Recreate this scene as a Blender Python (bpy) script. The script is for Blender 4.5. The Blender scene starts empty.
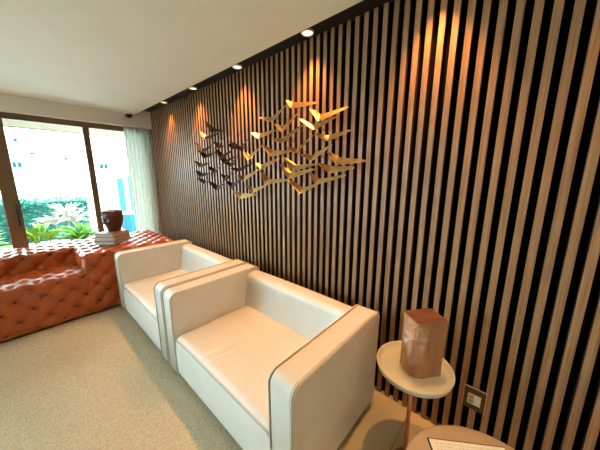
import bpy, bmesh, math, random
from mathutils import Vector, Matrix
random.seed(7)
S = bpy.context.scene
C = S.collection
PI = math.pi
H0 = 1.5387            # camera height above the floor

# ------------------------------------------------------------------ helpers
def link(o, parent=None):
    C.objects.link(o)
    if parent is not None:
        o.parent = parent
    return o

def obj(name, bm, m, parent=None, smooth=True, wn=False):
    me = bpy.data.meshes.new(name)
    bmesh.ops.recalc_face_normals(bm, faces=bm.faces)
    bm.to_mesh(me); bm.free()
    ms = m if isinstance(m, (list, tuple)) else [m]
    for k in ms: me.materials.append(k)
    if smooth:
        for p in me.polygons: p.use_smooth = True
    o = bpy.data.objects.new(name, me)
    link(o, parent)
    if wn:
        w = o.modifiers.new('wn', 'WEIGHTED_NORMAL'); w.keep_sharp = True
    return o

def empty(name, loc, rz=0):
    o = bpy.data.objects.new(name, None)
    o.empty_display_size = .05
    o.location = loc; o.rotation_euler = (0, 0, rz)
    return link(o)

def tag(o, label, cat, group=None, kind=None):
    o['label'] = label; o['category'] = cat
    if group: o['group'] = group
    if kind: o['kind'] = kind
    return o

def struct(o):
    o['kind'] = 'structure'
    return o

def copy_tree(o, parent=None):
    c = o.copy(); link(c, parent)
    for ch in list(o.children):
        copy_tree(ch, c)
    return c

def bx(bm, x0, x1, y0, y1, z0, z1, r=0, seg=2, mi=0):
    g = bmesh.ops.create_cube(bm, size=1)
    vs = g['verts']
    for v in vs:
        v.co = Vector(((x0+x1)/2 + v.co.x*(x1-x0), (y0+y1)/2 + v.co.y*(y1-y0), (z0+z1)/2 + v.co.z*(z1-z0)))
    fs = set(f for v in vs for f in v.link_faces)
    for f in fs: f.material_index = mi
    if r > 0:
        es = list(set(e for v in vs for e in v.link_edges))
        bmesh.ops.bevel(bm, geom=es, offset=r, segments=seg, profile=.5, affect='EDGES')
    return bm

def box(x0, x1, y0, y1, z0, z1, r=0, seg=2):
    return bx(bmesh.new(), x0, x1, y0, y1, z0, z1, r, seg)

def tube(bm, pts, r, n=8, closed=False, cap=True):
    pts = [Vector(p) for p in pts]; N = len(pts); rings = []
    for i, p in enumerate(pts):
        a = pts[(i-1) % N] if (closed or i > 0) else pts[i]
        b = pts[(i+1) % N] if (closed or i < N-1) else pts[i]
        t = (b-a)
        t = t.normalized() if t.length > 1e-9 else Vector((0, 0, 1))
        ref = Vector((1, 0, 0)) if abs(t.x) < .9 else Vector((0, 0, 1))
        u = t.cross(ref).normalized(); w = t.cross(u)
        rr = r[i] if isinstance(r, (list, tuple)) else r
        rings.append([bm.verts.new(p + (u*math.cos(2*PI*k/n) + w*math.sin(2*PI*k/n))*rr) for k in range(n)])
    for i in range(N if closed else N-1):
        A, B = rings[i], rings[(i+1) % N]
        for k in range(n):
            bm.faces.new((A[k], A[(k+1) % n], B[(k+1) % n], B[k]))
    if cap and not closed:
        bm.faces.new(rings[0][::-1]); bm.faces.new(rings[-1])
    return bm

def lathe(bm, prof, n=48, c=(0, 0)):
    """prof: list of (r, z); r == 0 ends are closed with a fan"""
    rings = []
    for r, z in prof:
        if r < 1e-6:
            rings.append([bm.verts.new((c[0], c[1], z))])
        else:
            rings.append([bm.verts.new((c[0]+r*math.cos(2*PI*k/n), c[1]+r*math.sin(2*PI*k/n), z)) for k in range(n)])
    for A, B in zip(rings, rings[1:]):
        for k in range(n):
            k2 = (k+1) % n
            if len(A) == 1 and len(B) == 1: continue
            if len(A) == 1: bm.faces.new((A[0], B[k2], B[k]))
            elif len(B) == 1: bm.faces.new((A[k], A[k2], B[0]))
            else: bm.faces.new((A[k], A[k2], B[k2], B[k]))
    return bm

# ------------------------------------------------------------------ materials
def mat(name, col, rough=.5, metal=0, spec=.5, coat=0, sheen=0):
    m = bpy.data.materials.new(name); m.use_nodes = True
    b = m.node_tree.nodes['Principled BSDF']
    b.inputs['Base Color'].default_value = (*col, 1)
    b.inputs['Roughness'].default_value = rough
    b.inputs['Metallic'].default_value = metal
    b.inputs['Specular IOR Level'].default_value = spec
    b.inputs['Coat Weight'].default_value = coat
    if sheen: b.inputs['Sheen Weight'].default_value = sheen
    return m

def noisy(m, c1, c2, scale=(10, 10, 10), nscale=1., detail=4, bump=0, bscale=None, lo=.3, hi=.7, dist=.002):
    nt = m.node_tree; N = nt.nodes; L = nt.links
    b = N['Principled BSDF']
    tc = N.new('ShaderNodeTexCoord'); mp = N.new('ShaderNodeMapping')
    mp.inputs['Scale'].default_value = scale
    L.new(tc.outputs['Object'], mp.inputs['Vector'])
    nz = N.new('ShaderNodeTexNoise'); nz.inputs['Scale'].default_value = nscale; nz.inputs['Detail'].default_value = detail
    L.new(mp.outputs[0], nz.inputs['Vector'])
    cr = N.new('ShaderNodeValToRGB')
    cr.color_ramp.elements[0].position = lo; cr.color_ramp.elements[0].color = (*c1, 1)
    cr.color_ramp.elements[1].position = hi; cr.color_ramp.elements[1].color = (*c2, 1)
    L.new(nz.outputs['Fac'], cr.inputs['Fac'])
    L.new(cr.outputs['Color'], b.inputs['Base Color'])
    if bump:
        bp = N.new('ShaderNodeBump'); bp.inputs['Strength'].default_value = bump; bp.inputs['Distance'].default_value = dist
        if bscale:
            n2 = N.new('ShaderNodeTexNoise'); n2.inputs['Scale'].default_value = bscale; n2.inputs['Detail'].default_value = 3
            L.new(tc.outputs['Object'], n2.inputs['Vector']); L.new(n2.outputs['Fac'], bp.inputs['Height'])
        else:
            L.new(nz.outputs['Fac'], bp.inputs['Height'])
        L.new(bp.outputs['Normal'], b.inputs['Normal'])
    return m

M = {}
M['ceiling'] = noisy(mat('ceiling_paint', (.74, .70, .60), .9), (.77, .71, .575), (.80, .74, .605), (3, 3, 3))
M['wall'] = noisy(mat('wall_paint', (.72, .66, .54), .9), (.70, .64, .52), (.74, .68, .56), (3, 3, 3))
M['soffit_dark'] = mat('dark_recess_paint', (.012, .009, .006), .85)
M['black'] = mat('black_backing', (.002, .0017, .0015), .95, spec=.05)
M['stone'] = noisy(mat('stone_floor', (.6, .5, .33), .35), (.68, .56, .36), (.78, .66, .45), (2, 2, 2), detail=8)
M['carpet'] = noisy(mat('carpet_pile', (.5, .4, .24), .95, spec=.1), (.465, .37, .24), (.63, .52, .365), (95, 60, 95), detail=6, bump=.8, bscale=170, dist=.008, lo=.3, hi=.7)
M['leather'] = noisy(mat('cream_leather', (.74, .64, .5), .5), (.665, .62, .565), (.715, .67, .615), (6, 6, 6), bump=.25, bscale=180, dist=.001)
M['piping'] = mat('cream_piping', (.60, .54, .45), .5)
M['seam'] = mat('dark_seam', (.16, .11, .07), .7)
M['plinth'] = mat('dark_plinth', (.03, .02, .015), .6)
M['tan'] = noisy(mat('tufted_tan_leather', (.42, .085, .012), .32, coat=.3), (.36, .058, .005), (.46, .082, .008), (7, 7, 7), bump=.15, bscale=220, dist=.001)
M['button'] = mat('leather_button', (.10, .016, .003), .45)
M['bronze'] = noisy(mat('bronze_aluminium', (.17, .095, .04), .45, .35), (.15, .085, .036), (.19, .105, .045), (5, 5, 5))
M['gold'] = noisy(mat('brushed_gold_metal', (.62, .36, .12), .38, .9), (.44, .25, .08), (.62, .37, .135), (40, 40, 40), bump=.2)
M['darkmetal'] = noisy(mat('dark_copper_metal', (.07, .03, .02), .4, .8), (.016, .006, .004), (.05, .018, .010), (40, 40, 40), bump=.2)
M['rod'] = mat('rod_metal', (.15, .09, .04), .4, .9)
M['tray'] = noisy(mat('tray_enamel', (.62, .55, .40), .3), (.58, .575, .50), (.66, .655, .575), (8, 8, 8))
M['copper'] = mat('rose_copper', (.62, .30, .19), .3, .9)
M['top'] = noisy(mat('taupe_stone_top', (.42, .34, .24), .4), (.38, .30, .21), (.47, .385, .28), (5, 5, 5), detail=8)
M['carved'] = noisy(mat('carved_brown_wood', (.33, .12, .045), .35), (.30, .13, .06), (.52, .25, .125), (12, 12, 2.2), detail=6, bump=.15)
M['carvetop'] = noisy(mat('striped_end_grain', (.2, .06, .02), .5), (.08, .022, .008), (.21, .07, .025), (30, 3, 3), detail=3)
M['vase'] = noisy(mat('brown_glazed_clay', (.10, .032, .014), .3), (.055, .015, .006), (.10, .032, .013), (9, 9, 9))
M['soil'] = mat('dark_soil', (.03, .02, .012), .95)
M['pages'] = noisy(mat('book_pages', (.72, .62, .55), .8), (.42, .34, .29), (.56, .46, .4), (2, 2, 220))
M['cover1'] = mat('book_cover_brown', (.12, .06, .045), .5)
M['cover2'] = mat('book_cover_grey', (.20, .16, .15), .5)
M['cover3'] = mat('book_cover_tan', (.24, .15, .11), .5)
M['magcover'] = mat('dark_magazine_cover', (.012, .016, .014), .4)
M['magpage'] = mat('white_paper', (.80, .82, .82), .4)
M['magink'] = mat('grey_blue_ink', (.60, .67, .70), .6)
M['plate'] = mat('bronze_socket_plate', (.10, .055, .02), .4, .5)
M['edge'] = mat('pale_metal_edge', (.62, .48, .32), .35, .6)
M['cream'] = mat('cream_plastic', (.72, .62, .44), .4)
M['white'] = mat('white_plastic', (.7, .68, .62), .4)
M['dome'] = mat('smoked_dome', (.012, .01, .01), .1)
M['facade'] = noisy(mat('white_render', (.86, .84, .80), .9), (.84, .82, .78), (.88, .86, .82), (1, 1, 1))
M['bluepane'] = mat('blue_pane', (.008, .03, .045), .9, spec=.02)
M['paving'] = noisy(mat('pale_paving', (.6, .55, .5), .9), (.55, .5, .46), (.66, .61, .56), (2, 2, 2))
M['mulch'] = noisy(mat('mulch', (.25, .2, .2), .95), (.16, .13, .14), (.42, .36, .36), (40, 40, 40))
M['yellowsoffit'] = mat('porch_paint', (.17, .11, .04), .8)
def leafmat(n, a, b):
    m = noisy(mat(n, a, .45), a, b, (6, 6, 6), detail=3)
    N = m.node_tree.nodes; L = m.node_tree.links
    pb = N['Principled BSDF']; out = N['Material Output']
    tr = N.new('ShaderNodeBsdfTranslucent'); mx = N.new('ShaderNodeMixShader'); mx.inputs[0].default_value = .4
    cr = [n_ for n_ in N if n_.type == 'VALTORGB'][0]
    L.new(cr.outputs['Color'], tr.inputs['Color'])
    L.new(pb.outputs[0], mx.inputs[1]); L.new(tr.outputs[0], mx.inputs[2]); L.new(mx.outputs[0], out.inputs['Surface'])
    return m
M['lime'] = leafmat('lime_leaf', (.16, .31, .008), (.30, .46, .014))
M['green'] = leafmat('green_leaf', (.022, .14, .016), (.16, .32, .03))
M['pale'] = leafmat('pale_pink_leaf', (.40, .31, .22), (.55, .46, .37))
M['teal'] = leafmat('teal_hedge_leaf', (.005, .085, .055), (.018, .16, .105))
M['stemm'] = mat('plant_stem', (.2, .14, .07), .8)
M['panelblue'] = mat('pale_blue_panel', (.03, .15, .20), .8, spec=.05)
M['panelteal'] = noisy(mat('teal_panel', (.05, .28, .36), .8, spec=.05), (.022, .10, .13), (.03, .13, .17), (20, 20, 1))

# wood of the slats: grain stretched along z, every slat its own tone
PITCH, X0 = .06024, .23843
def slat_material():
    m = mat('oak_slats', (.3, .16, .07), .42)
    nt = m.node_tree; N = nt.nodes; L = nt.links; b = N['Principled BSDF']
    tc = N.new('ShaderNodeTexCoord'); sp = N.new('ShaderNodeSeparateXYZ'); L.new(tc.outputs['Object'], sp.inputs[0])
    a = N.new('ShaderNodeMath'); a.operation = 'SUBTRACT'; a.inputs[1].default_value = X0 - 0.5*PITCH*.5; L.new(sp.outputs['X'], a.inputs[0])
    d = N.new('ShaderNodeMath'); d.operation = 'DIVIDE'; d.inputs[1].default_value = PITCH; L.new(a.outputs[0], d.inputs[0])
    f = N.new('ShaderNodeMath'); f.operation = 'FLOOR'; L.new(d.outputs[0], f.inputs[0])
    wn = N.new('ShaderNodeTexWhiteNoise'); wn.noise_dimensions = '1D'; L.new(f.outputs[0], wn.inputs['W'])
    mp = N.new('ShaderNodeMapping'); mp.inputs['Scale'].default_value = (120, 60, 3.2); L.new(tc.outputs['Object'], mp.inputs['Vector'])
    ad = N.new('ShaderNodeVectorMath'); ad.operation = 'ADD'; L.new(mp.outputs[0], ad.inputs[0])
    cb = N.new('ShaderNodeCombineXYZ'); mu = N.new('ShaderNodeMath'); mu.operation = 'MULTIPLY'; mu.inputs[1].default_value = 40
    L.new(wn.outputs['Value'], mu.inputs[0]); L.new(mu.outputs[0], cb.inputs['Z']); L.new(cb.outputs[0], ad.inputs[1])
    nz = N.new('ShaderNodeTexNoise'); nz.inputs['Scale'].default_value = 1; nz.inputs['Detail'].default_value = 6; nz.inputs['Distortion'].default_value = .6
    L.new(ad.outputs[0], nz.inputs['Vector'])
    cr = N.new('ShaderNodeValToRGB')
    cr.color_ramp.elements[0].position = .3; cr.color_ramp.elements[0].color = (.21, .095, .039, 1)
    cr.color_ramp.elements[1].position = .7; cr.color_ramp.elements[1].color = (.39, .198, .088, 1)
    L.new(nz.outputs['Fac'], cr.inputs['Fac'])
    hv = N.new('ShaderNodeHueSaturation'); mr = N.new('ShaderNodeMapRange')
    mr.inputs['To Min'].default_value = .92; mr.inputs['To Max'].default_value = 1.08
    L.new(wn.outputs['Value'], mr.inputs['Value']); L.new(mr.outputs[0], hv.inputs['Value'])
    L.new(cr.outputs['Color'], hv.inputs['Color']); L.new(hv.outputs[0], b.inputs['Base Color'])
    bp = N.new('ShaderNodeBump'); bp.inputs['Strength'].default_value = .3; bp.inputs['Distance'].default_value = .002
    L.new(nz.outputs['Fac'], bp.inputs['Height']); L.new(bp.outputs[0], b.inputs['Normal'])
    return m
M['slat'] = slat_material()
M['slatside'] = noisy(mat('shade_painted_slat_edge', (.04, .014, .007), .6, spec=.25), (.032, .011, .005), (.055, .02, .010), (60, 60, 3))  # shade between the slats is put into this darker side colour

def glass_material():
    m = bpy.data.materials.new('window_glass'); m.use_nodes = True
    N = m.node_tree.nodes; L = m.node_tree.links; N.remove(N['Principled BSDF'])
    t = N.new('ShaderNodeBsdfTransparent'); t.inputs['Color'].default_value = (.95, .98, .97, 1)
    g = N.new('ShaderNodeBsdfGlossy'); g.inputs['Roughness'].default_value = .02
    fr = N.new('ShaderNodeFresnel'); fr.inputs['IOR'].default_value = 1.3
    mx = N.new('ShaderNodeMixShader'); L.new(fr.outputs[0], mx.inputs[0]); L.new(t.outputs[0], mx.inputs[1]); L.new(g.outputs[0], mx.inputs[2])
    L.new(mx.outputs[0], N['Material Output'].inputs['Surface'])
    return m
M['glass'] = glass_material()

def curtain_material():
    m = mat('sheer_cream_fabric', (.77, .76, .73), .9, spec=.1)
    N = m.node_tree.nodes; L = m.node_tree.links; pb = N['Principled BSDF']
    tr = N.new('ShaderNodeBsdfTranslucent'); tr.inputs['Color'].default_value = (.82, .82, .77, 1)
    mx = N.new('ShaderNodeMixShader'); mx.inputs[0].default_value = .55
    L.new(pb.outputs[0], mx.inputs[1]); L.new(tr.outputs[0], mx.inputs[2]); L.new(mx.outputs[0], N['Material Output'].inputs['Surface'])
    return m
M['curtain'] = curtain_material()

def emit(name, col, s):
    m = bpy.data.materials.new(name); m.use_nodes = True
    b = m.node_tree.nodes['Principled BSDF']
    b.inputs['Base Color'].default_value = (.8, .8, .8, 1)
    b.inputs['Emission Color'].default_value = (*col, 1); b.inputs['Emission Strength'].default_value = s
    return m
M['lamp'] = emit('lit_lamp_lens', (1, .86, .55), 1.6)

# ------------------------------------------------------------------ room shell
XF, XN, YL, YR = -4.45, 1.9, -4.2, 1.53
ZC, ZR = 2.424, 2.495
o = struct(obj('floor', box(-4.75, XN, YL, 1.60, -.1, 0), M['stone'], smooth=False))
bmj = bmesh.new()
for xx in (-.37, .23, .83, 1.43):
    bx(bmj, xx-.0015, xx+.0015, YL, 1.53, 0, .0006)
struct(obj('floor_joint', bmj, mat('grout_line', (.3, .22, .13), .9), o, smooth=False))

struct(obj('ceiling', box(-4.75, XN, YL, 1.322, ZC, ZR+.05), M['ceiling'], smooth=False))
struct(obj('trim_1', box(-4.45, XN, 1.323, 1.60, ZR, ZR+.05), M['soffit_dark'], smooth=False))        # dark recess above the slats
struct(obj('trim_2', box(-4.45, XN, 1.3225, 1.326, ZC, ZR), M['soffit_dark'], smooth=False))
wr = struct(obj('wall_right', box(-4.75, XN, 1.563, 1.62, 0, ZR), M['black'], smooth=False))
bm = bmesh.new()
i = 0
for i in range(-27, 84):
    x = X0 - PITCH*i
    if x < -4.74 or x+.03 > XN: continue
    bx(bm, x, x+.030, 1.53, 1.563, .002, ZR-.001, .0015, 1)
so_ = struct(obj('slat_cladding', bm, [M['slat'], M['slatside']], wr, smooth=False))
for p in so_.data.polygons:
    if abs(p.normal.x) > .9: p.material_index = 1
struct(obj('wall_near', box(XN, XN+.1, YL, 1.62, 0, ZR), M['wall'], smooth=False))
WX0, WX1 = -4.40, -2.9
bm = bmesh.new()
bx(bm, -4.75, WX0, YL-.1, YL, 0, ZR); bx(bm, WX1, XN+.1, YL-.1, YL, 0, ZR); bx(bm, WX0, WX1, YL-.1, YL, 2.36, ZR)
struct(obj('wall_left', bm, M['wall'], smooth=False))
# far wall: plaster valance above the sliding window
struct(obj('trim_3', box(-4.56, XF, YL, 1.528, 2.245, ZC), M['wall'], smooth=False))
struct(obj('trim_4', box(-4.56, XF, 1.327, 1.528, ZC, ZR), M['wall'], smooth=False))
struct(obj('wall_far', box(-4.75, -4.56, YL, 1.528, 2.262, ZR), M['wall'], smooth=False))

def window(name, axis, pos, a0, a1, z0, z1, stiles, fr=.07, dep=.07, mats=None):
    """axis 'x': plane at X = pos, running along Y from a0 to a1"""
    def b(bm, u0, u1, d0, d1, zz0, zz1, r=.004):
        if axis == 'x': bx(bm, pos+d0, pos+d1, u0, u1, zz0, zz1, r, 1)
        else: bx(bm, u0, u1, pos+d0, pos+d1, zz0, zz1, r, 1)
    bm = bmesh.new()
    h = dep/2
    b(bm, a0, a1, -h, h, z1-fr, z1); b(bm, a0, a1, -h, h, z0, z0+.05)
    b(bm, a0, a0+fr, -h, h, z0+.05, z1-fr); b(bm, a1-fr, a1, -h, h, z0+.05, z1-fr)
    w = struct(obj(name, bm, M['bronze'], smooth=False))
    for (s0, s1) in stiles:
        bm = bmesh.new(); b(bm, s0, s1, -h*.9, h*.9, z0+.05, z1-fr)
        struct(obj('mullion', bm, M['bronze'], w, smooth=False))
    ed = [a0+fr] + [v for s in stiles for v in s] + [a1-fr]
    for k in range(0, len(ed), 2):
        bm = bmesh.new(); b(bm, ed[k], ed[k+1], -.004, .004, z0+.05, z1-fr, 0)
        struct(obj('window_pane', bm, M['glass'], w, smooth=False))
    return w
w1 = window('window_1', 'x', -4.62, YL+.02, 1.528, .0, 2.262, [(-2.1, -1.97), (-.138, -.002), (.708, .778)], fr=.085)
window('added_window_2', 'y', YL-.05, WX0, WX1, 0, 2.36, [(-3.7, -3.62)], fr=.07)  # unseen window added to let in fill daylight from the left
for y in (-.06,):
    bm = bmesh.new(); bx(bm, -4.586, -4.565, -.052, -.028, .92, 1.18, .006, 2)
    obj('window_handle', bm, M['plinth'], w1)

# ------------------------------------------------------------------ carpet
bm = box(-4.40, -.64, -3.1, 1.42, .0005, .014, .004, 1)
tag(obj('carpet', bm, M['carpet'], smooth=False), 'large beige woven carpet lying under the armchairs and the tufted sofa', 'carpet')

# ------------------------------------------------------------------ curtain
bm = bmesh.new()
ny, nz_ = 120, 10
V = []
for j in range(nz_+1):
    z = .02 + (2.243-.02)*j/nz_
    row = []
    for k in range(ny+1):
        t = k/ny; y = 1.165 + .362*t
        x = -4.515 + .017*math.sin(t*2*PI*8 + .3*math.sin(j*.5)) + .006*math.sin(t*31+j*.2)
        row.append(bm.verts.new((x, y, z)))
    V.append(row)
for j in range(nz_):
    for k in range(ny): bm.faces.new((V[j][k], V[j][k+1], V[j+1][k+1], V[j+1][k]))
cu = obj('curtain', bm, M['curtain'])
sd = cu.modifiers.new('solid', 'SOLIDIFY'); sd.thickness = .003
tag(cu, 'sheer cream pleated curtain drawn to the side of the window beside the slat wall', 'curtain')

# ------------------------------------------------------------------ armchairs
def arc(cy, cz, r, a0, a1, n=6):
    return [(cy+r*math.cos(a0+(a1-a0)*k/n), cz+r*math.sin(a0+(a1-a0)*k/n)) for k in range(n+1)]

def arm_profile(D, H, z0, rf=.05, rb=.03, ins=0):
    y0, y1, zt = ins, D-ins, H-ins
    p = [(y0, z0+ins)]
    p += arc(y0+rf, zt-rf, rf, PI, PI/2)
    p += arc(y1-rb, zt-rb, rb, PI/2, 0)
    p += [(y1, z0+ins)]
    return p

def prism_x(prof, x0, x1, bev):
    bm = bmesh.new()
    A = [bm.verts.new((x0, y, z)) for y, z in prof]; B = [bm.verts.new((x1, y, z)) for y, z in prof]
    n = len(prof)
    fa = bm.faces.new(A); fb = bm.faces.new(B[::-1])
    for k in range(n): bm.faces.new((A[k], B[k], B[(k+1) % n], A[(k+1) % n]))
    if bev:
        es = list(fa.edges)+list(fb.edges)
        bmesh.ops.bevel(bm, geom=es, offset=bev, segments=3, profile=.5, affect='EDGES')
    return bm

CW, CD, CH, AW, CZ = 1.345, .80, .69, .155, .05
def make_armchair():
    t = empty('armchair', (0, 0, 0))
    for s in (0, 1):
        x0 = 0 if s == 0 else CW-AW
        a = obj('armrest', prism_x(arm_profile(CD, CH, CZ), x0, x0+AW, .014), M['leather'], t, wn=True)
        for k, xs in enumerate((x0+.010, x0+AW-.010)):
            pr = arm_profile(CD, CH, CZ)
            pts = [(xs, y, z) for y, z in pr]
            # piping just outside the bevel
            cy = CD/2
            bm = tube(bmesh.new(), [(p[0], p[1]+(-.0005 if p[1] < cy else .0005), p[2]) for p in pts], .0055, 6)
            obj('piping', bm, M['piping'], a)
            xo = xs+(.007 if k == 0 else -.007)
            bm = tube(bmesh.new(), [(xo, p[1]+(-.0001 if p[1] < cy else .0001), p[2]-.0006) for p in pts], .0022, 5)
            obj('seam', bm, M['seam'], a)
    # backrest between the arms, leaning a little, crowned on top
    bm = bmesh.new()
    nx = 14
    prof = [(.615, .30), (.660, .60)] + arc(.705, .615, .045, PI*.95, PI*.5, 5) + arc(CD-.035, .625, .035, PI/2, 0, 5) + [(CD, CZ)] + [(.63, CZ)]
    rows = []
    for k in range(nx+1):
        u = k/nx; x = AW + (CW-2*AW)*u
        c = math.sin(PI*u)
        rows.append([bm.verts.new((x, y-(.012*c if 1 <= q <= 4 else 0), z+(.006*c if 2 < q < 13 else 0))) for q, (y, z) in enumerate(prof)])
    n = len(prof)
    for A, B in zip(rows, rows[1:]):
        for q in range(n): bm.faces.new((A[q], B[q], B[(q+1) % n], A[(q+1) % n]))
    bm.faces.new(rows[0]); bm.faces.new(rows[-1][::-1])
    bk = obj('backrest', bm, M['leather'], t, smooth=True)
    md = bk.modifiers.new('es', 'EDGE_SPLIT'); md.split_angle = math.radians(40)
    # seat: deep block with a crowned, slightly rumpled top
    bm = bmesh.new()
    sx0, sx1, sy0, sy1, zt = AW+.001, CW-AW-.001, .012, .64, .365
    nx, ny = 60, 40
    rnd = random.Random(3)
    G = []
    for j in range(ny+1):
        v = j/ny; row = []
        for k in range(nx+1):
            u = k/nx
            x = sx0+(sx1-sx0)*u; y = sy0+(sy1-sy0)*v
            ed = min(1, min(v*(sy1-sy0), .04)/.04)
            ex = min(1, min(u, 1-u)*(sx1-sx0)/.05)
            z = zt + .022*math.sin(PI*u)**.5*math.sin(PI*min(1, v*.8+.1))**.6
            z -= .022*(1-math.sqrt(1-(1-ed)**2)) + .012*(1-math.sqrt(1-(1-ex)**2))
            wr_ = math.exp(-((u-.40)/.17)**2-((v-.22)/.2)**2)
            z += .0055*wr_*math.sin((u-.16*v)*95) + .0016*math.sin(u*17+v*5)*ex*ed
            row.append(bm.verts.new((x, y, z)))
        G.append(row)
    for j in range(ny):
        for k in range(nx): bm.faces.new((G[j][k], G[j][k+1], G[j+1][k+1], G[j+1][k]))
    lo = [bm.verts.new((x, y, CZ)) for x, y in ((sx0, sy0), (sx1, sy0), (sx1, sy1), (sx0, sy1))]
    nf = 8
    prev = G[0]
    for q in range(1, nf+1):      # front face, softly bowed out
        w = q/nf
        cur = [bm.verts.new((v_.co.x, sy0-.010*math.sin(PI*w)**.7, v_.co.z*(1-w)+CZ*w)) for v_ in G[0]]
        for k in range(nx): bm.faces.new((prev[k+1], prev[k], cur[k], cur[k+1]))
        prev = cur
    bm.faces.new([prev[0], *[G[j][0] for j in range(ny+1)], lo[3]])
    bm.faces.new([prev[-1], lo[2], *[G[j][nx] for j in range(ny, -1, -1)]])
    bm.faces.new([G[ny][k] for k in range(nx+1)]+[lo[2], lo[3]])
    bmesh.ops.delete(bm, geom=[lo[0], lo[1]], context='VERTS')
    pts = [(v_.co.x, v_.co.y-.002, v_.co.z-.001) for v_ in G[0]]
    st = obj('seat', bm, M['leather'], t)
    md = st.modifiers.new('es', 'EDGE_SPLIT'); md.split_angle = math.radians(50)
    obj('piping', tube(bmesh.new(), pts, .005, 6), M['piping'], st)
    obj('seam', tube(bmesh.new(), [(p[0], p[1]-.002, p[2]-.006) for p in pts], .0025, 5), M['seam'], st)
    obj('base', box(.04, CW-.04, .04, CD-.03, .0, CZ+.01), M['plinth'], t, smooth=False)
    return t
ch = make_armchair()
ch.location = (-1.915, .605, .0145)
tag(ch, 'cream leather cube armchair nearest the camera, beside the round tray table', 'armchair', 'cream cube armchairs')
c2 = copy_tree(ch)
c2.location = (-3.272, .605, .0145)
tag(c2, 'cream leather cube armchair farther away, beside the tufted tan sofa', 'armchair', 'cream cube armchairs')

# ------------------------------------------------------------------ tufted sofa
TF, TT = .20, .17
def tuft(u, v, TA):
    P = u/TA + v/TA; Q = u/TA - v/TA
    a = abs(math.sin(PI*P)); b = abs(math.sin(PI*Q))
    pil = (a*b)**.7
    dp, dq = P-round(P), Q-round(Q)
    r2 = (dp*dp+dq*dq)*TA*TA*.5
    return .015*(pil-1) - .026*math.exp(-r2/(.026**2))

def tufted_box(x0, x1, y0, y1, z0, z1, r=.045, step=.0125, org=(0, 0, 0), skip=()):
    bm = bmesh.new()
    lo = Vector((x0, y0, z0)); hi = Vector((x1, y1, z1))
    n = [max(2, int(round((hi[k]-lo[k])/step))) for k in range(3)]
    cache = {}
    def vert(i, j, k):
        key = (i, j, k)
        if key in cache: return cache[key]
        p = Vector((lo[0]+(hi[0]-lo[0])*i/n[0], lo[1]+(hi[1]-lo[1])*j/n[1], lo[2]+(hi[2]-lo[2])*k/n[2]))
        inn = Vector([min(max(p[q], lo[q]+r), hi[q]-r) for q in range(3)])
        d = p-inn
        nr = d.normalized() if d.length > 1e-9 else Vector((0, 0, 1))
        s = inn+nr*r
        w = [abs(nr[q])**3 for q in range(3)]; W = sum(w)
        X, Y, Z = p.x-org[0], p.y-org[1], p.z-org[2]
        t = (w[0]*tuft(Y, Z, TF) + w[1]*tuft(X, Z, TF) + w[2]*tuft(X, Y, TT))/W
        v = bm.verts.new(s+nr*t)
        cache[key] = v
        return v
    for ax in range(3):
        a, b = [(1, 2), (0, 2), (0, 1)][ax]
        for side in (0, n[ax]):
            if (ax, 1 if side else 0) in skip: continue
            for p in range(n[a]):
                for q in range(n[b]):
                    def ij(pp, qq):
                        t = [0, 0, 0]; t[ax] = side; t[a] = pp; t[b] = qq
                        return vert(*t)
                    bm.faces.new((ij(p, q), ij(p+1, q), ij(p+1, q+1), ij(p, q+1)))
    return bm

SX0, SX1 = -3.365, -4.30
sofa = empty('tufted_sofa', (-3.85, -.5, .0145))
tag(sofa, 'low tan orange button tufted leather sofa in front of the window', 'sofa')
def place_part(name, bm, m, parent=sofa):
    bmesh.ops.translate(bm, verts=bm.verts, vec=-Vector(sofa.location))
    return obj(name, bm, m, parent)
ZS, ZA, Z0 = .525, .715, .025
parts = [
    ('seat', (SX1+.40, SX0, -1.98, .40, Z0, ZS)),
    ('backrest', (SX1, SX1+.44, -1.98, .40, Z0, ZA-.004)),
    ('armrest', (SX1, SX0, .335, 1.30, Z0, ZA)),
    ('armrest', (SX1, SX0, -2.6, -1.97, Z0, ZA)),
]
for nm, b in parts:
    place_part(nm, tufted_box(*b, org=(SX0-.05, .335, ZA-.06 if nm != 'seat' else ZS-.06)), M['tan'])
place_part('base', box(SX1+.05, SX0-.05, -2.55, 1.25, .0145, .07), M['plinth'])
# buttons in the dimples of the faces in view
bme = bmesh.new(); bmesh.ops.create_uvsphere(bme, u_segments=10, v_segments=6, radius=.012)
for v in bme.verts: v.co.z *= .5
btn0 = None; nb = 0
def button(p, nrm):
    global btn0, nb, bme
    if nb >= 98: return
    if btn0 is None:
        btn0 = obj('tuft_button', bme, M['button'], sofa); b = btn0
    else:
        b = btn0.copy(); link(b, sofa)
    nb += 1
    b.location = Vector(p)-Vector(sofa.location)
    b.rotation_euler = Vector((0, 0, 1)).rotation_difference(Vector(nrm)).to_euler()
def lattice(u0, u1, v0, v1, ou, ov, TA=.2):
    out = []
    for a in range(-40, 40):
        for c in range(-40, 40):
            u = ou+(a+c)*TA/2; v = ov+(a-c)*TA/2
            if u0 < u < u1 and v0 < v < v1: out.append((u, v))
    return out
DP = .037
oy, ox = .335, SX0-.05
for u, v in lattice(-.36, .34, Z0+.03, ZS-.03, oy, ZS-.06): button((SX0-DP, u, v), (1, 0, 0))
for u, v in lattice(.37, .70, Z0+.03, ZA-.03, oy, ZA-.06): button((SX0-DP, u, v), (1, 0, 0))
for u, v in lattice(-.36, .30, ZS+.04, ZA-.03, oy, ZA-.06): button((SX1+.44-DP, u, v), (1, 0, 0))
for u, v in lattice(SX0-.14, SX0-.02, -.36, .3, ox, oy, TT): button((u, v, ZS-DP), (0, 0, 1))
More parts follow.
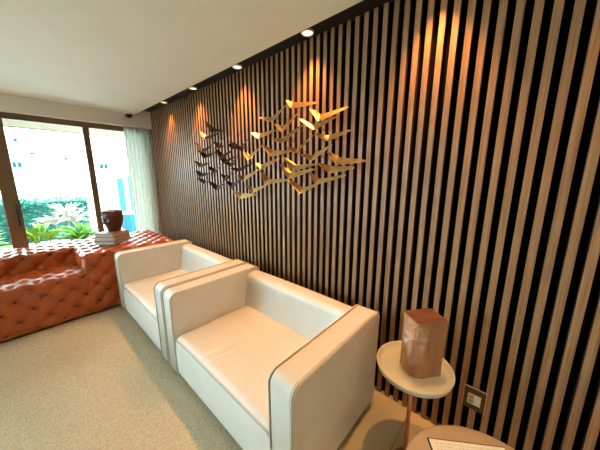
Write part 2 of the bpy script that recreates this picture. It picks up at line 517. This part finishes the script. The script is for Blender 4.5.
for u, v in sorted(lattice(SX1+.10, SX0-.03, .36, 1.27, ox, oy, TT), key=lambda q: -q[0]): button((u, v, ZA-DP), (0, 0, 1))

# ------------------------------------------------------------------ books and head vase on the sofa arm
ang = math.radians(42)
zb = .0145+ZA-.006
bk_specs = [('cover1', 'thick dark brown book at the bottom of the stack on the sofa arm', 0, 1.0),
            ('cover2', 'grey covered book in the middle of the stack on the sofa arm', math.radians(2.5), .97),
            ('cover3', 'brown covered book on top of the stack, under the head shaped vase', math.radians(-2), .93)]
for cm, lab, da, sc in bk_specs:
    t = empty('book', (-3.72, .70, zb), ang+da)
    w, d, h = .245*sc, .285*sc, .045
    bm = bmesh.new()
    bx(bm, -w/2, w/2, -d/2, d/2, 0, .004, .001, 1); bx(bm, -w/2, w/2, -d/2, d/2, h-.004, h, .001, 1); bx(bm, -w/2, w/2, d/2-.005, d/2, .003, h-.003)
    obj('cover', bm, M[cm], t, smooth=False)
    obj('pages', box(-w/2+.005, w/2-.005, -d/2+.005, d/2-.005, .004, h-.004), M['pages'], t, smooth=False)
    tag(t, lab, 'book', 'books stacked on the sofa arm')
    zb += h+.0005

def face_disp(a, t):
    """carved face: a = angle off the face direction, t = 0 chin base .. 1 crown"""
    g = lambda x, m_, s: math.exp(-((x-m_)/s)**2)
    d = 0
    tip = max(0, min(1, (.68-t)/.26))
    if .38 < t < .70: d += .95*g(a, 0, .11+.09*tip)*(.35+.65*tip)*min(1, (t-.38)/.035)
    d += .40*g(t, .70, .035)*g(abs(a), .36, .30)                       # brows
    d -= .42*g(t, .62, .05)*g(abs(a), .36, .16)                        # sockets
    d += .30*g(t, .615, .022)*g(abs(a), .36, .11)                      # lids
    d += .32*g(t, .50, .09)*g(abs(a), .55, .18)                        # cheeks
    d += .42*g(t, .285, .022)*g(a, 0, .30) + .36*g(t, .225, .024)*g(a, 0, .26)   # lips
    d -= .18*g(t, .256, .010)*g(a, 0, .32)
    d += .30*g(t, .12, .05)*g(a, 0, .28)                               # chin
    return d

# vase
vz = zb
t = empty('head_vase', (-3.745, .735, vz))
tag(t, 'dark brown clay vase shaped like a head, standing on the stack of books', 'vase')
bm = bmesh.new()
n, m_ = 72, 60; HV = .255
fd = math.atan2(-1, .45)
rows = []
for j in range(m_+1):
    tt = j/m_
    base = .062 + .036*math.sin(min(1, tt/.62)*PI/2)**1.3
    if tt > .9: base += .004*((tt-.9)/.1)
    row = []
    for k in range(n):
        th = 2*PI*k/n
        a = (th-fd+PI) % (2*PI)-PI
        el = 1+.10*math.cos(a)*math.cos(a)
        r = base*el + .027*face_disp(a, .04+tt*.95)*(1 if tt < .93 else 0)
        r += .013*math.exp(-((abs(a)-1.5)/.14)**2-((tt-.52)/.11)**2)      # ears
        row.append(bm.verts.new((r*math.cos(th), r*math.sin(th), HV*tt)))
    rows.append(row)
for A, B in zip(rows, rows[1:]):
    for k in range(n): bm.faces.new((A[k], A[(k+1) % n], B[(k+1) % n], B[k]))
inner = [bm.verts.new(v.co*.88 + Vector((0, 0, HV*.12))) for v in rows[-1]]
low = [bm.verts.new((v.co.x*.8, v.co.y*.8, HV*.80)) for v in rows[-1]]
for k in range(n):
    k2 = (k+1) % n
    bm.faces.new((rows[-1][k], rows[-1][k2], inner[k2], inner[k])); bm.faces.new((inner[k], inner[k2], low[k2], low[k]))
bm.faces.new(low); bm.faces.new(rows[0][::-1])
obj('body', bm, M['vase'], t)

# ------------------------------------------------------------------ side table with tray and carved block
TX, TY, TH = -.308, 1.255, .55
t = empty('side_table', (TX, TY, 0))
tag(t, 'small round cream tray table on a thin copper pole beside the near armchair', 'side table')
bm = lathe(bmesh.new(), [(0, TH-.020), (.165, TH-.020), (.180, TH-.014), (.188, TH+.012), (.187, TH+.017), (.183, TH+.018), (.179, TH+.014), (.172, TH-.004), (.160, TH-.010), (0, TH-.010)], 72)
obj('tray', bm, M['tray'], t)
bm = lathe(bmesh.new(), [(0, .011), (.0105, .011), (.0105, TH-.019), (0, TH-.019)], 16)
obj('pole', bm, M['copper'], t)
bm = lathe(bmesh.new(), [(0, 0), (.125, 0), (.128, .003), (.128, .010), (.124, .012), (0, .012)], 48, (.078, -.088))
obj('base', bm, M['copper'], t)

bz = TH-.0095
HB = .305
yaw = math.atan2(-.63, .775)       # direction of the carved side from its left to its right edge
t = empty('carved_head_block', (-.285, 1.276, bz), yaw)
tag(t, 'brown wooden block carved with a face, standing on the round tray table', 'sculpture')
bm = bmesh.new()
n, m_ = 160, 90
hu, hv = .064, .082
fdir = math.atan2(-1, .40)         # local: -Y is the carved side, turned a little towards the near corner
rows = []
for j in range(m_+1):
    tt = j/m_; row = []
    for k in range(n):
        th = 2*PI*k/n
        c, s = math.cos(th), math.sin(th)
        e = 14
        r = (abs(c/hu)**e+abs(s/hv)**e)**(-1/e)
        a = (th-fdir+PI) % (2*PI)-PI
        msk = 1/(1+math.exp((abs(a)-.95)*14))
        top = 1 if tt < .93 else max(0, (1-tt)/.07)
        # the carved side is rounded like a head before the features are added
        rr = 1/math.sqrt((c/.072)**2+(s/.086)**2)
        r = r*(1-msk*top*.75)+rr*msk*top*.75
        r += (.031*face_disp(a*.82, .02+tt*.98) + .010*math.exp(-(a/.55)**2-((tt-.25)/.05)**2))*msk*top
        r += .006*max(0, math.sin(a*17)*math.cos((tt-.88)*55))*math.exp(-((tt-.875)/.045)**2)*msk*top      # curls at the hairline
        r -= .005*math.exp(-((a-.16)/.03)**2)*msk*(1 if .42 < tt < .84 else 0)      # the carved line down the face
        row.append(bm.verts.new((r*c, r*s, HB*tt)))
    rows.append(row)
for A, B in zip(rows, rows[1:]):
    for k in range(n): bm.faces.new((A[k], A[(k+1) % n], B[(k+1) % n], B[k]))
bm.faces.new(rows[0][::-1])
tp = bm.faces.new(rows[-1]); 
bo = obj('block', bm, [M['carved'], M['carvetop']], t)
for p in bo.data.polygons:
    if len(p.vertices) > 20 and p.center.z > HB*.9: p.material_index = 1; p.use_smooth = False
md = bo.modifiers.new('es', 'EDGE_SPLIT'); md.split_angle = math.radians(55)

# ------------------------------------------------------------------ big round table with a magazine
BX, BY, BH, BR = .077, .903, .45, .294
t = empty('round_table', (BX, BY, 0))
tag(t, 'low round taupe table at the bottom edge with a magazine lying on it', 'table')
bm = lathe(bmesh.new(), [(0, BH-.03), (BR-.012, BH-.03), (BR-.003, BH-.026), (BR, BH-.018), (BR, BH-.008), (BR-.003, BH-.002), (BR-.01, BH), (0, BH)], 96)
o = obj('tabletop', bm, M['top'], t)
md = o.modifiers.new('es', 'EDGE_SPLIT'); md.split_angle = math.radians(50)
bm = lathe(bmesh.new(), [(0, .012), (.04, .012), (.03, .05), (.028, BH-.06), (.05, BH-.0305), (0, BH-.0305)], 32)
obj('column', bm, M['copper'], t)
bm = lathe(bmesh.new(), [(0, 0), (.20, 0), (.203, .004), (.203, .012), (.198, .016), (0, .016)], 64)
obj('base', bm, M['copper'], t)

# magazine: far edge runs from (-.159,.997) to (.06,1.147)
ex = Vector((.219, .150, 0)).normalized(); ma = math.atan2(ex.y, ex.x)
t = empty('magazine', (-.159, .997, BH+.0005), ma)
tag(t, 'white page magazine with dark edges lying on the low round table', 'magazine')
mw, mh = .295, .205
obj('cover', box(-.004, mw, -mh, .004, 0, .006, .001, 1), M['magcover'], t, smooth=False)
obj('page', box(0.001, mw-.004, -mh+.003, -.002, .006, .0085, .0005, 1), M['magpage'], t, smooth=False)
bm = bmesh.new(); rr = random.Random(5)
for q in range(7):
    x = .018
    while x < mw-.04:
        w = rr.uniform(.008, .022); bx(bm, x, min(x+w, mw-.03), -.020-q*.012, -.0155-q*.012, .0085, .0088); x += w+.004
obj('print', bm, M['magink'], t, smooth=False)

# ------------------------------------------------------------------ wall socket on the slats
t = empty('wall_socket', (-.048, 1.53, .316))
tag(t, 'square bronze wall socket with a cream insert, low on the slat wall', 'socket')
obj('plate_edge', box(-.052, .052, -.006, -.0005, -.068, .068, .001, 1), M['edge'], t, smooth=False)
obj('plate', box(-.049, .049, -.010, -.006, -.065, .065, .001, 1), M['plate'], t, smooth=False)
obj('socket_insert', box(-.030, .030, -.013, -.0095, -.032, .032, .001, 1), M['cream'], t, smooth=False)
bm = bmesh.new(); bx(bm, -.026, -.002, -.0150, -.0125, -.026, -.002, .001, 1); bx(bm, -.026, -.002, -.0150, -.0125, .002, .026, .001, 1)
obj('socket_hole', bm, mat('tan_plastic', (.36, .27, .15), .5), t, smooth=False)
obj('rocker', box(.002, .026, -.0150, -.0125, -.010, .026, .001, 1), M['white'], t, smooth=False)

# ------------------------------------------------------------------ security camera under the ceiling
t = empty('security_camera', (-4.38, 1.215, ZC))
tag(t, 'small black dome security camera at the ceiling beside the curtain', 'camera')
obj('mount', lathe(bmesh.new(), [(0, 0), (.055, 0), (.055, -.022), (.05, -.028), (0, -.028)], 32), M['white'], t)
obj('dome', lathe(bmesh.new(), [(.046, -.0285), (.045, -.045), (.036, -.062), (.02, -.073), (0, -.077)], 32), M['dome'], t)

# ------------------------------------------------------------------ downlights in the recess
spots = [-3.716, -2.891, -2.046, -1.229, -.42, .40]
dl0 = None
labs = ['lit round downlight in the dark recess, nearest the window', 'lit round downlight in the recess, second from the window',
        'lit round downlight in the recess above the dark birds', 'lit round downlight in the recess above the gold birds, nearest the camera',
        'lit round downlight in the recess above the near armchair, out of frame', 'lit round downlight in the recess above the tray table, out of frame',
        'lit round downlight in the recess at the near end, out of frame']
for k, x in enumerate(spots):
    if dl0 is None:
        t = dl0 = empty('downlight', (x, 1.458, ZR))
        obj('trim_ring', lathe(bmesh.new(), [(.035, -.001), (.045, -.001), (.045, -.008), (.042, -.012), (.037, -.012), (.035, -.001)], 32), M['white'], t)
        obj('lens', lathe(bmesh.new(), [(0, -.002), (.035, -.002), (.035, -.007), (0, -.009)], 32), M['lamp'], t)
    else:
        t = copy_tree(dl0); t.location = (x, 1.458, ZR)
    tag(t, labs[k], 'downlight', 'downlights along the slat wall recess')
    L = bpy.data.lights.new('downlight_beam', 'SPOT'); L.energy = 40 if x > 0 else 68 if x > -1 else 58; L.color = (1, .48, .16); L.spot_size = math.radians(85); L.spot_blend = .8; L.shadow_soft_size = .02
    lo = bpy.data.objects.new('downlight_beam', L); link(lo); lo.location = (x, 1.425, ZR-.02); lo.rotation_euler = (math.radians(-5 if x > -1 else -3), 0, 0)

# ------------------------------------------------------------------ bird wall sculptures
GOLD = [(-1.424, 2.095, -1.349, 2.023, -1.122, 2.025), (-1.738, 2.016, -1.564, 1.959, -1.42, 2.06), (-1.536, 1.937, -1.441, 1.863, -1.277, 1.979), (-1.19, 1.998, -1.088, 1.896, -0.873, 1.956), (-1.265, 1.936, -1.129, 1.846, -0.942, 1.914), (-1.128, 1.822, -1.013, 1.764, -0.845, 1.815), (-1.858, 1.906, -1.737, 1.844, -1.537, 1.891), (-1.597, 1.832, -1.442, 1.785, -1.248, 1.901), (-1.403, 1.751, -1.301, 1.704, -1.139, 1.815), (-1.276, 1.691, -1.147, 1.642, -0.983, 1.738), (-1.691, 1.791, -1.572, 1.692, -1.351, 1.721), (-1.021, 1.694, -0.94, 1.611, -0.731, 1.624), (-1.103, 1.624, -0.987, 1.556, -0.812, 1.586), (-1.962, 1.747, -1.883, 1.668, -1.691, 1.781), (-1.797, 1.644, -1.716, 1.584, -1.486, 1.673), (-1.458, 1.681, -1.339, 1.576, -1.125, 1.616), (-1.515, 1.626, -1.392, 1.511, -1.135, 1.583), (-1.192, 1.557, -1.111, 1.475, -0.872, 1.54), (-1.74, 1.57, -1.64, 1.467, -1.378, 1.502), (-1.378, 1.502, -1.251, 1.404, -1.068, 1.489), (-1.935, 1.438, -1.847, 1.374, -1.64, 1.467), (-2.104, 1.538, -1.989, 1.482, -1.749, 1.591), (-2.159, 1.383, -2.02, 1.319, -1.812, 1.365)]
DARK = [(-2.804, 2.016, -2.659, 1.918, -2.364, 1.969), (-2.65, 2.108, -2.536, 1.987, -2.314, 1.972), (-2.928, 1.912, -2.758, 1.783, -2.518, 1.852), (-2.877, 1.829, -2.707, 1.723, -2.49, 1.787), (-2.964, 1.703, -2.803, 1.628, -2.616, 1.672), (-2.984, 1.59, -2.841, 1.518, -2.632, 1.558), (-2.908, 1.507, -2.728, 1.439, -2.6, 1.51), (-2.66, 1.635, -2.5, 1.558, -2.35, 1.647), (-2.663, 1.47, -2.485, 1.378, -2.336, 1.458), (-2.47, 1.804, -2.344, 1.699, -2.161, 1.776), (-2.513, 1.887, -2.383, 1.807, -2.286, 1.935), (-2.248, 1.84, -2.101, 1.78, -2.018, 1.932), (-2.214, 1.862, -2.017, 1.759, -1.889, 1.858), (-2.33, 1.673, -2.19, 1.625, -2.076, 1.73), (-2.395, 1.548, -2.3, 1.485, -2.149, 1.574), (-2.207, 1.609, -2.059, 1.573, -1.85, 1.649), (-2.317, 1.476, -2.194, 1.408, -2.036, 1.498), (-2.459, 1.749, -2.315, 1.654, -2.121, 1.716)]
def wing(bm, B, N_, T, side, th=.003):
    """one folded sheet wing: B lower body edge, N_ upper body edge, T tip; curved lower and upper edges"""
    n = 8; lo, up = [], []
    for k in range(n+1):
        s = k/n
        sag = Vector((0, 0, -.004*math.sin(PI*s)))
        l = B.lerp(T, s)+sag
        u = l+(N_-B)*((1-s)**.6*.92+.08)
        lo.append(l); up.append(u)
    nr = (T-B).cross(N_-B).normalized()*th*.5
    F = [[bm.verts.new(p+nr) for p in lo], [bm.verts.new(p+nr) for p in up]]
    K = [[bm.verts.new(p-nr) for p in lo], [bm.verts.new(p-nr) for p in up]]
    for k in range(n):
        bm.faces.new((F[0][k], F[0][k+1], F[1][k+1], F[1][k])); bm.faces.new((K[0][k+1], K[0][k], K[1][k], K[1][k+1]))
        bm.faces.new((F[0][k], K[0][k], K[0][k+1], F[0][k+1])); bm.faces.new((F[1][k+1], K[1][k+1], K[1][k], F[1][k]))
    bm.faces.new((F[0][0], F[1][0], K[1][0], K[0][0])); bm.faces.new((F[0][n], K[0][n], K[1][n], F[1][n]))

def flock(name, loc, table, m, label, y, seed, chord):
    t = empty(name, loc); tag(t, label, 'wall sculpture')
    r = random.Random(seed)
    for (lx, lz, bx_, bz_, rx, rz) in table:
        yb = y + r.uniform(-.012, .012)
        B = Vector((bx_, yb, bz_)); L_ = Vector((lx, yb+r.uniform(.005, .03), lz)); R_ = Vector((rx, yb+r.uniform(.005, .03), rz))
        cz = chord*r.uniform(.85, 1.1)
        N_ = B+Vector((r.uniform(-.01, .01), .02, cz))
        N2 = B+Vector((.012, .055, cz*.8))
        bm = bmesh.new()
        wing(bm, B, N2, L_, -1); wing(bm, B, N_, R_, 1)
        bmesh.ops.translate(bm, verts=bm.verts, vec=-Vector(loc))
        b = obj('bird', bm, m, t, smooth=False)
        q = (N_+B)/2
        # a thin rod back to the nearest slat
        k = round((X0+.015-q.x)/PITCH); sx = X0+.015-PITCH*k
        bm = tube(bmesh.new(), [q, Vector((sx, 1.50, q.z)), Vector((sx, 1.5315, q.z))], .0025, 6)
        bmesh.ops.translate(bm, verts=bm.verts, vec=-Vector(loc))
        obj('mounting_rod', bm, M['rod'], b)
    return t
flock('bird_sculpture', (-1.40, 1.53, 1.70), GOLD, M['gold'], 'flock of gold metal birds mounted on the slat wall above the armchairs', 1.42, 11, .046)
flock('bird_sculpture', (-2.45, 1.53, 1.70), DARK, M['darkmetal'], 'flock of dark copper birds on the slat wall, left of the gold flock', 1.43, 12, .044)

# ------------------------------------------------------------------ outdoors
struct(obj('ground', box(-60, -4.75, -40, 45, -.15, -.02), M['paving'], smooth=False))
struct(obj('ground_side', box(-4.75, 12, -40, YL-.1, -.15, -.02), M['paving'], smooth=False))
struct(obj('planting_bed', box(-7.6, -5.1, -3, 1.35, -.02, .06), M['mulch'], smooth=False))
struct(obj('trim_5', box(-6.15, -4.75, YL, 3, 2.285, 2.36), M['yellowsoffit'], smooth=False))
bm = bmesh.new(); bx(bm, -6.20, -6.15, YL, 3, 2.275, 2.40)
struct(obj('trim_6', bm, mat('porch_edge', (.05, .025, .008), .7), smooth=False))

def P40(y, z, k=2.5): return (y*k, (z-H0)*k+H0)
t = empty('apartment_building', (-41, 5, -.02))
tag(t, 'bright white apartment block far beyond the garden with small blue windows', 'building')
o = obj('facade', box(-46, -40, -32, 45, -.02, 24), M['facade'], smooth=False); o.parent = t; o.location = -Vector(t.location)
for (y, z, w, h) in [(.14, 1.95, .20, .2), (.235, 2.95, .09, .12), (.65, 2.44, .11, .09), (1.70, 2.27, .07, .1), (3.07, 1.97, .26, .2), (3.75, 2.67, .05, .22), (3.52, 1.95, .12, .08), (3.14, 2.36, .04, .12), (.66, 1.9, .1, .05)]:
    Y, Z = P40(y, z); w *= 3.3; h *= 3.2
    f = obj('window', box(-40.03, -39.98, Y-w/2-.05, Y+w/2+.05, Z-h/2-.05, Z+h/2+.05), M['facade'], t, smooth=False); f.location = -Vector(t.location)
    bm = bmesh.new()
    if w > .4:
        bx(bm, -40.0, -39.96, Y-w/2, Y-.03, Z-h/2, Z+h/2); bx(bm, -40.0, -39.96, Y+.03, Y+w/2, Z-h/2, Z+h/2)
    else: bx(bm, -40.0, -39.96, Y-w/2, Y+w/2, Z-h/2, Z+h/2)
    obj('pane', bm, M['bluepane'], f, smooth=False)

def leaf_strip(bm, base, yaw, L, W, rise, droop, n=7, fold=.25):
    rows = []
    d = Vector((math.cos(yaw), math.sin(yaw), 0)); s = Vector((-d.y, d.x, 0))
    p = Vector(base); el = rise
    for k in range(n+1):
        t = k/n
        w = W*(math.sin(PI*min(1, .12+.88*t))**.8)*(1 if t < 1 else .05)
        up = Vector((0, 0, 1))*math.cos(el)-d*math.sin(el)
        rows.append([bm.verts.new(p-s*w/2+up*w*fold), bm.verts.new(p), bm.verts.new(p+s*w/2+up*w*fold)])
        p = p+(d*math.cos(el)+Vector((0, 0, 1))*math.sin(el))*L/n
        el -= droop/n
    for A, B in zip(rows, rows[1:]):
        bm.faces.new((A[0], A[1], B[1], B[0])); bm.faces.new((A[1], A[2], B[2], B[1]))

def strap_plant(name, loc, m, nl, L, W, label, seed, rise=(.5, 1.35), stem=.15, heads=1, spread=0):
    t = empty(name, loc); tag(t, label, 'plant')
    r = random.Random(seed); bm = bmesh.new(); bs = bmesh.new()
    for h in range(heads):
        ox_, oy_ = r.uniform(-spread, spread), r.uniform(-spread, spread); hz = stem*r.uniform(.6, 1.2)
        tube(bs, [(ox_*.6, oy_*.6, 0), (ox_, oy_, hz+.03)], .012, 6)
        for k in range(nl):
            leaf_strip(bm, (ox_, oy_, hz), r.uniform(0, 2*PI), L*r.uniform(.7, 1.1), W*r.uniform(.7, 1.2), r.uniform(*rise), r.uniform(.5, 1.5))
    obj('stem', bs, M['stemm'], t); obj('foliage', bm, m, t)
    return t
strap_plant('strap_leaf_plant', (-6.0, .66, .06), M['green'], 26, .46, .06, 'green strap leaved plant outside the window, left of the middle mullion', 3, heads=3, spread=.16, stem=.3)
strap_plant('pale_leaf_shrub', (-7.0, .58, .06), M['pale'], 30, .40, .055, 'pale pinkish leaved shrub behind the green strap plant', 4, heads=3, spread=.2, stem=.55)
strap_plant('strap_leaf_plant', (-5.9, -.52, .06), M['lime'], 26, .42, .07, 'lime green leafy plant outside the window, left of the wide mullion', 6, heads=2, spread=.12, stem=.38)
# broad fan leaves
t = empty('fan_leaf_plant', (-5.5, .15, .06)); tag(t, 'lime green broad leaved plant outside, just right of the wide window mullion', 'plant')
bm = bmesh.new(); bs = bmesh.new(); r = random.Random(9)
for k in range(7):
    a = 2*PI*k/7+.3; h = r.uniform(.42, .58); ox_, oy_ = .10*math.cos(a), .10*math.sin(a)
    tube(bs, [(0, 0, 0), (ox_*.5, oy_*.5, h*.6), (ox_, oy_, h)], .007, 5)
    for q in range(-4, 5):
        leaf_strip(bm, (ox_, oy_, h), a+q*.16, .25, .10, .9+.05*abs(q), .9, 5, .15)
obj('stem', bs, M['stemm'], t); obj('foliage', bm, M['lime'], t)

# teal hedge
t = empty('hedge', (-9, 0, -.02)); tag(t, 'clipped teal green hedge across the garden behind the plants', 'hedge')
bm = bmesh.new(); r = random.Random(2)
for k in range(5200):
    y = r.uniform(-4.2, 1.22); z = r.uniform(.05, 1.0); x = r.uniform(0, .7)
    if r.random() < .6: x = r.uniform(.55, .72)
    elif r.random() < .6: z = r.uniform(.93, 1.03)
    c = Vector((x, y, z)); q = Matrix.Rotation(r.uniform(0, 6.28), 3, 'Z') @ Matrix.Rotation(r.uniform(0, 3.14), 3, 'X')
    s = r.uniform(.05, .09)
    bm.faces.new([bm.verts.new(c+q @ Vector(v)*s) for v in ((-.5, 0, 0), (0, -.3, 0), (.6, 0, .1), (0, .3, 0))])
obj('foliage', bm, M['teal'], t, smooth=False)
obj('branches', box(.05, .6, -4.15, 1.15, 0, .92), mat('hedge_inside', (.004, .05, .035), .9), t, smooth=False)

# pale blue screen panels and cabinet behind the curtain edge
for (y0, y1, zt, lab) in [(1.74, 1.92, 1.47, 'pale blue upright outdoor panel beyond the right window pane, left of two'), (1.99, 2.16, 1.55, 'pale blue upright outdoor panel nearest the curtain edge')]:
    t = empty('screen_panel', (-8, (y0+y1)/2, -.02)); tag(t, lab, 'panel', 'pale blue outdoor panels')
    w = (y1-y0)/2
    obj('sheet', box(-.012, .012, -w+.015, w-.015, .06, zt), M['panelblue'], t, smooth=False)
    bm = bmesh.new()
    bx(bm, -.02, .02, -w, -w+.015, 0, zt+.02); bx(bm, -.02, .02, w-.015, w, 0, zt+.02); bx(bm, -.02, .02, -w+.015, w-.015, zt, zt+.02)
    obj('frame', bm, M['white'], t, smooth=False)
t = empty('outdoor_cabinet', (-6.4, 1.62, -.02)); tag(t, 'teal blue outdoor cabinet low behind the window beside the curtain', 'cabinet')
obj('body', box(-.2, .2, -.19, .3, .03, .74, .01, 2), M['panelteal'], t, smooth=False)
obj('lid', box(-.22, .22, -.21, .32, .74, .765, .006, 2), M['white'], t, smooth=False)
bm = bmesh.new()
for sx in (-.16, .16):
    for sy in (-.15, .26): bx(bm, sx-.02, sx+.02, sy-.02, sy+.02, 0, .035)
obj('feet', bm, M['plinth'], t, smooth=False)

# ------------------------------------------------------------------ light
W = bpy.data.worlds.new('sky'); S.world = W; W.use_nodes = True
bg = W.node_tree.nodes['Background']
bg.inputs['Color'].default_value = (.60, .87, 1.0, 1); bg.inputs['Strength'].default_value = 21.0
su = bpy.data.lights.new('sun', 'SUN'); su.energy = 6; su.color = (1, .95, .85); su.angle = math.radians(2)
so = link(bpy.data.objects.new('sun', su))
so.rotation_euler = Vector((-.55, .35, -.9)).to_track_quat('-Z', 'Y').to_euler()
# unseen ceiling lamps added to fill the room with warm light
for (x, y) in [(-2.8, -1.2), (-.8, -1.2), (1.0, -1.2)]:
    t = copy_tree(dl0); t.location = (x, y, ZC)
    tag(t, 'round downlight added as unseen fill light in the white ceiling, out of frame', 'downlight', 'added fill downlights in the white ceiling')
    L = bpy.data.lights.new('added_fill_beam', 'SPOT'); L.energy = 12; L.color = (1, .78, .5); L.spot_size = math.radians(130); L.spot_blend = .7; L.shadow_soft_size = .04
    lo = link(bpy.data.objects.new('added_fill_beam', L)); lo.location = (x, y, ZC-.02)

# ------------------------------------------------------------------ camera
cam = bpy.data.cameras.new('camera'); co = link(bpy.data.objects.new('camera', cam))
cam.sensor_fit = 'HORIZONTAL'; cam.sensor_width = 36; cam.lens = 248.606/600*36
cam.clip_start = .02
r_ = Vector((.74806505, .66361983, .00271917)); u_ = Vector((-.13123868, .14391971, .98084837)); f_ = Vector((-.65051909, .73409525, -.1947539))
m4 = Matrix((( r_.x, u_.x, -f_.x, 0), (r_.y, u_.y, -f_.y, 0), (r_.z, u_.z, -f_.z, H0), (0, 0, 0, 1)))
co.matrix_world = m4
S.camera = co
S.view_settings.view_transform = 'Standard'; S.view_settings.look = 'None'
S.view_settings.gamma = 1; S.view_settings.use_curve_mapping = False
S.view_settings.exposure = .2
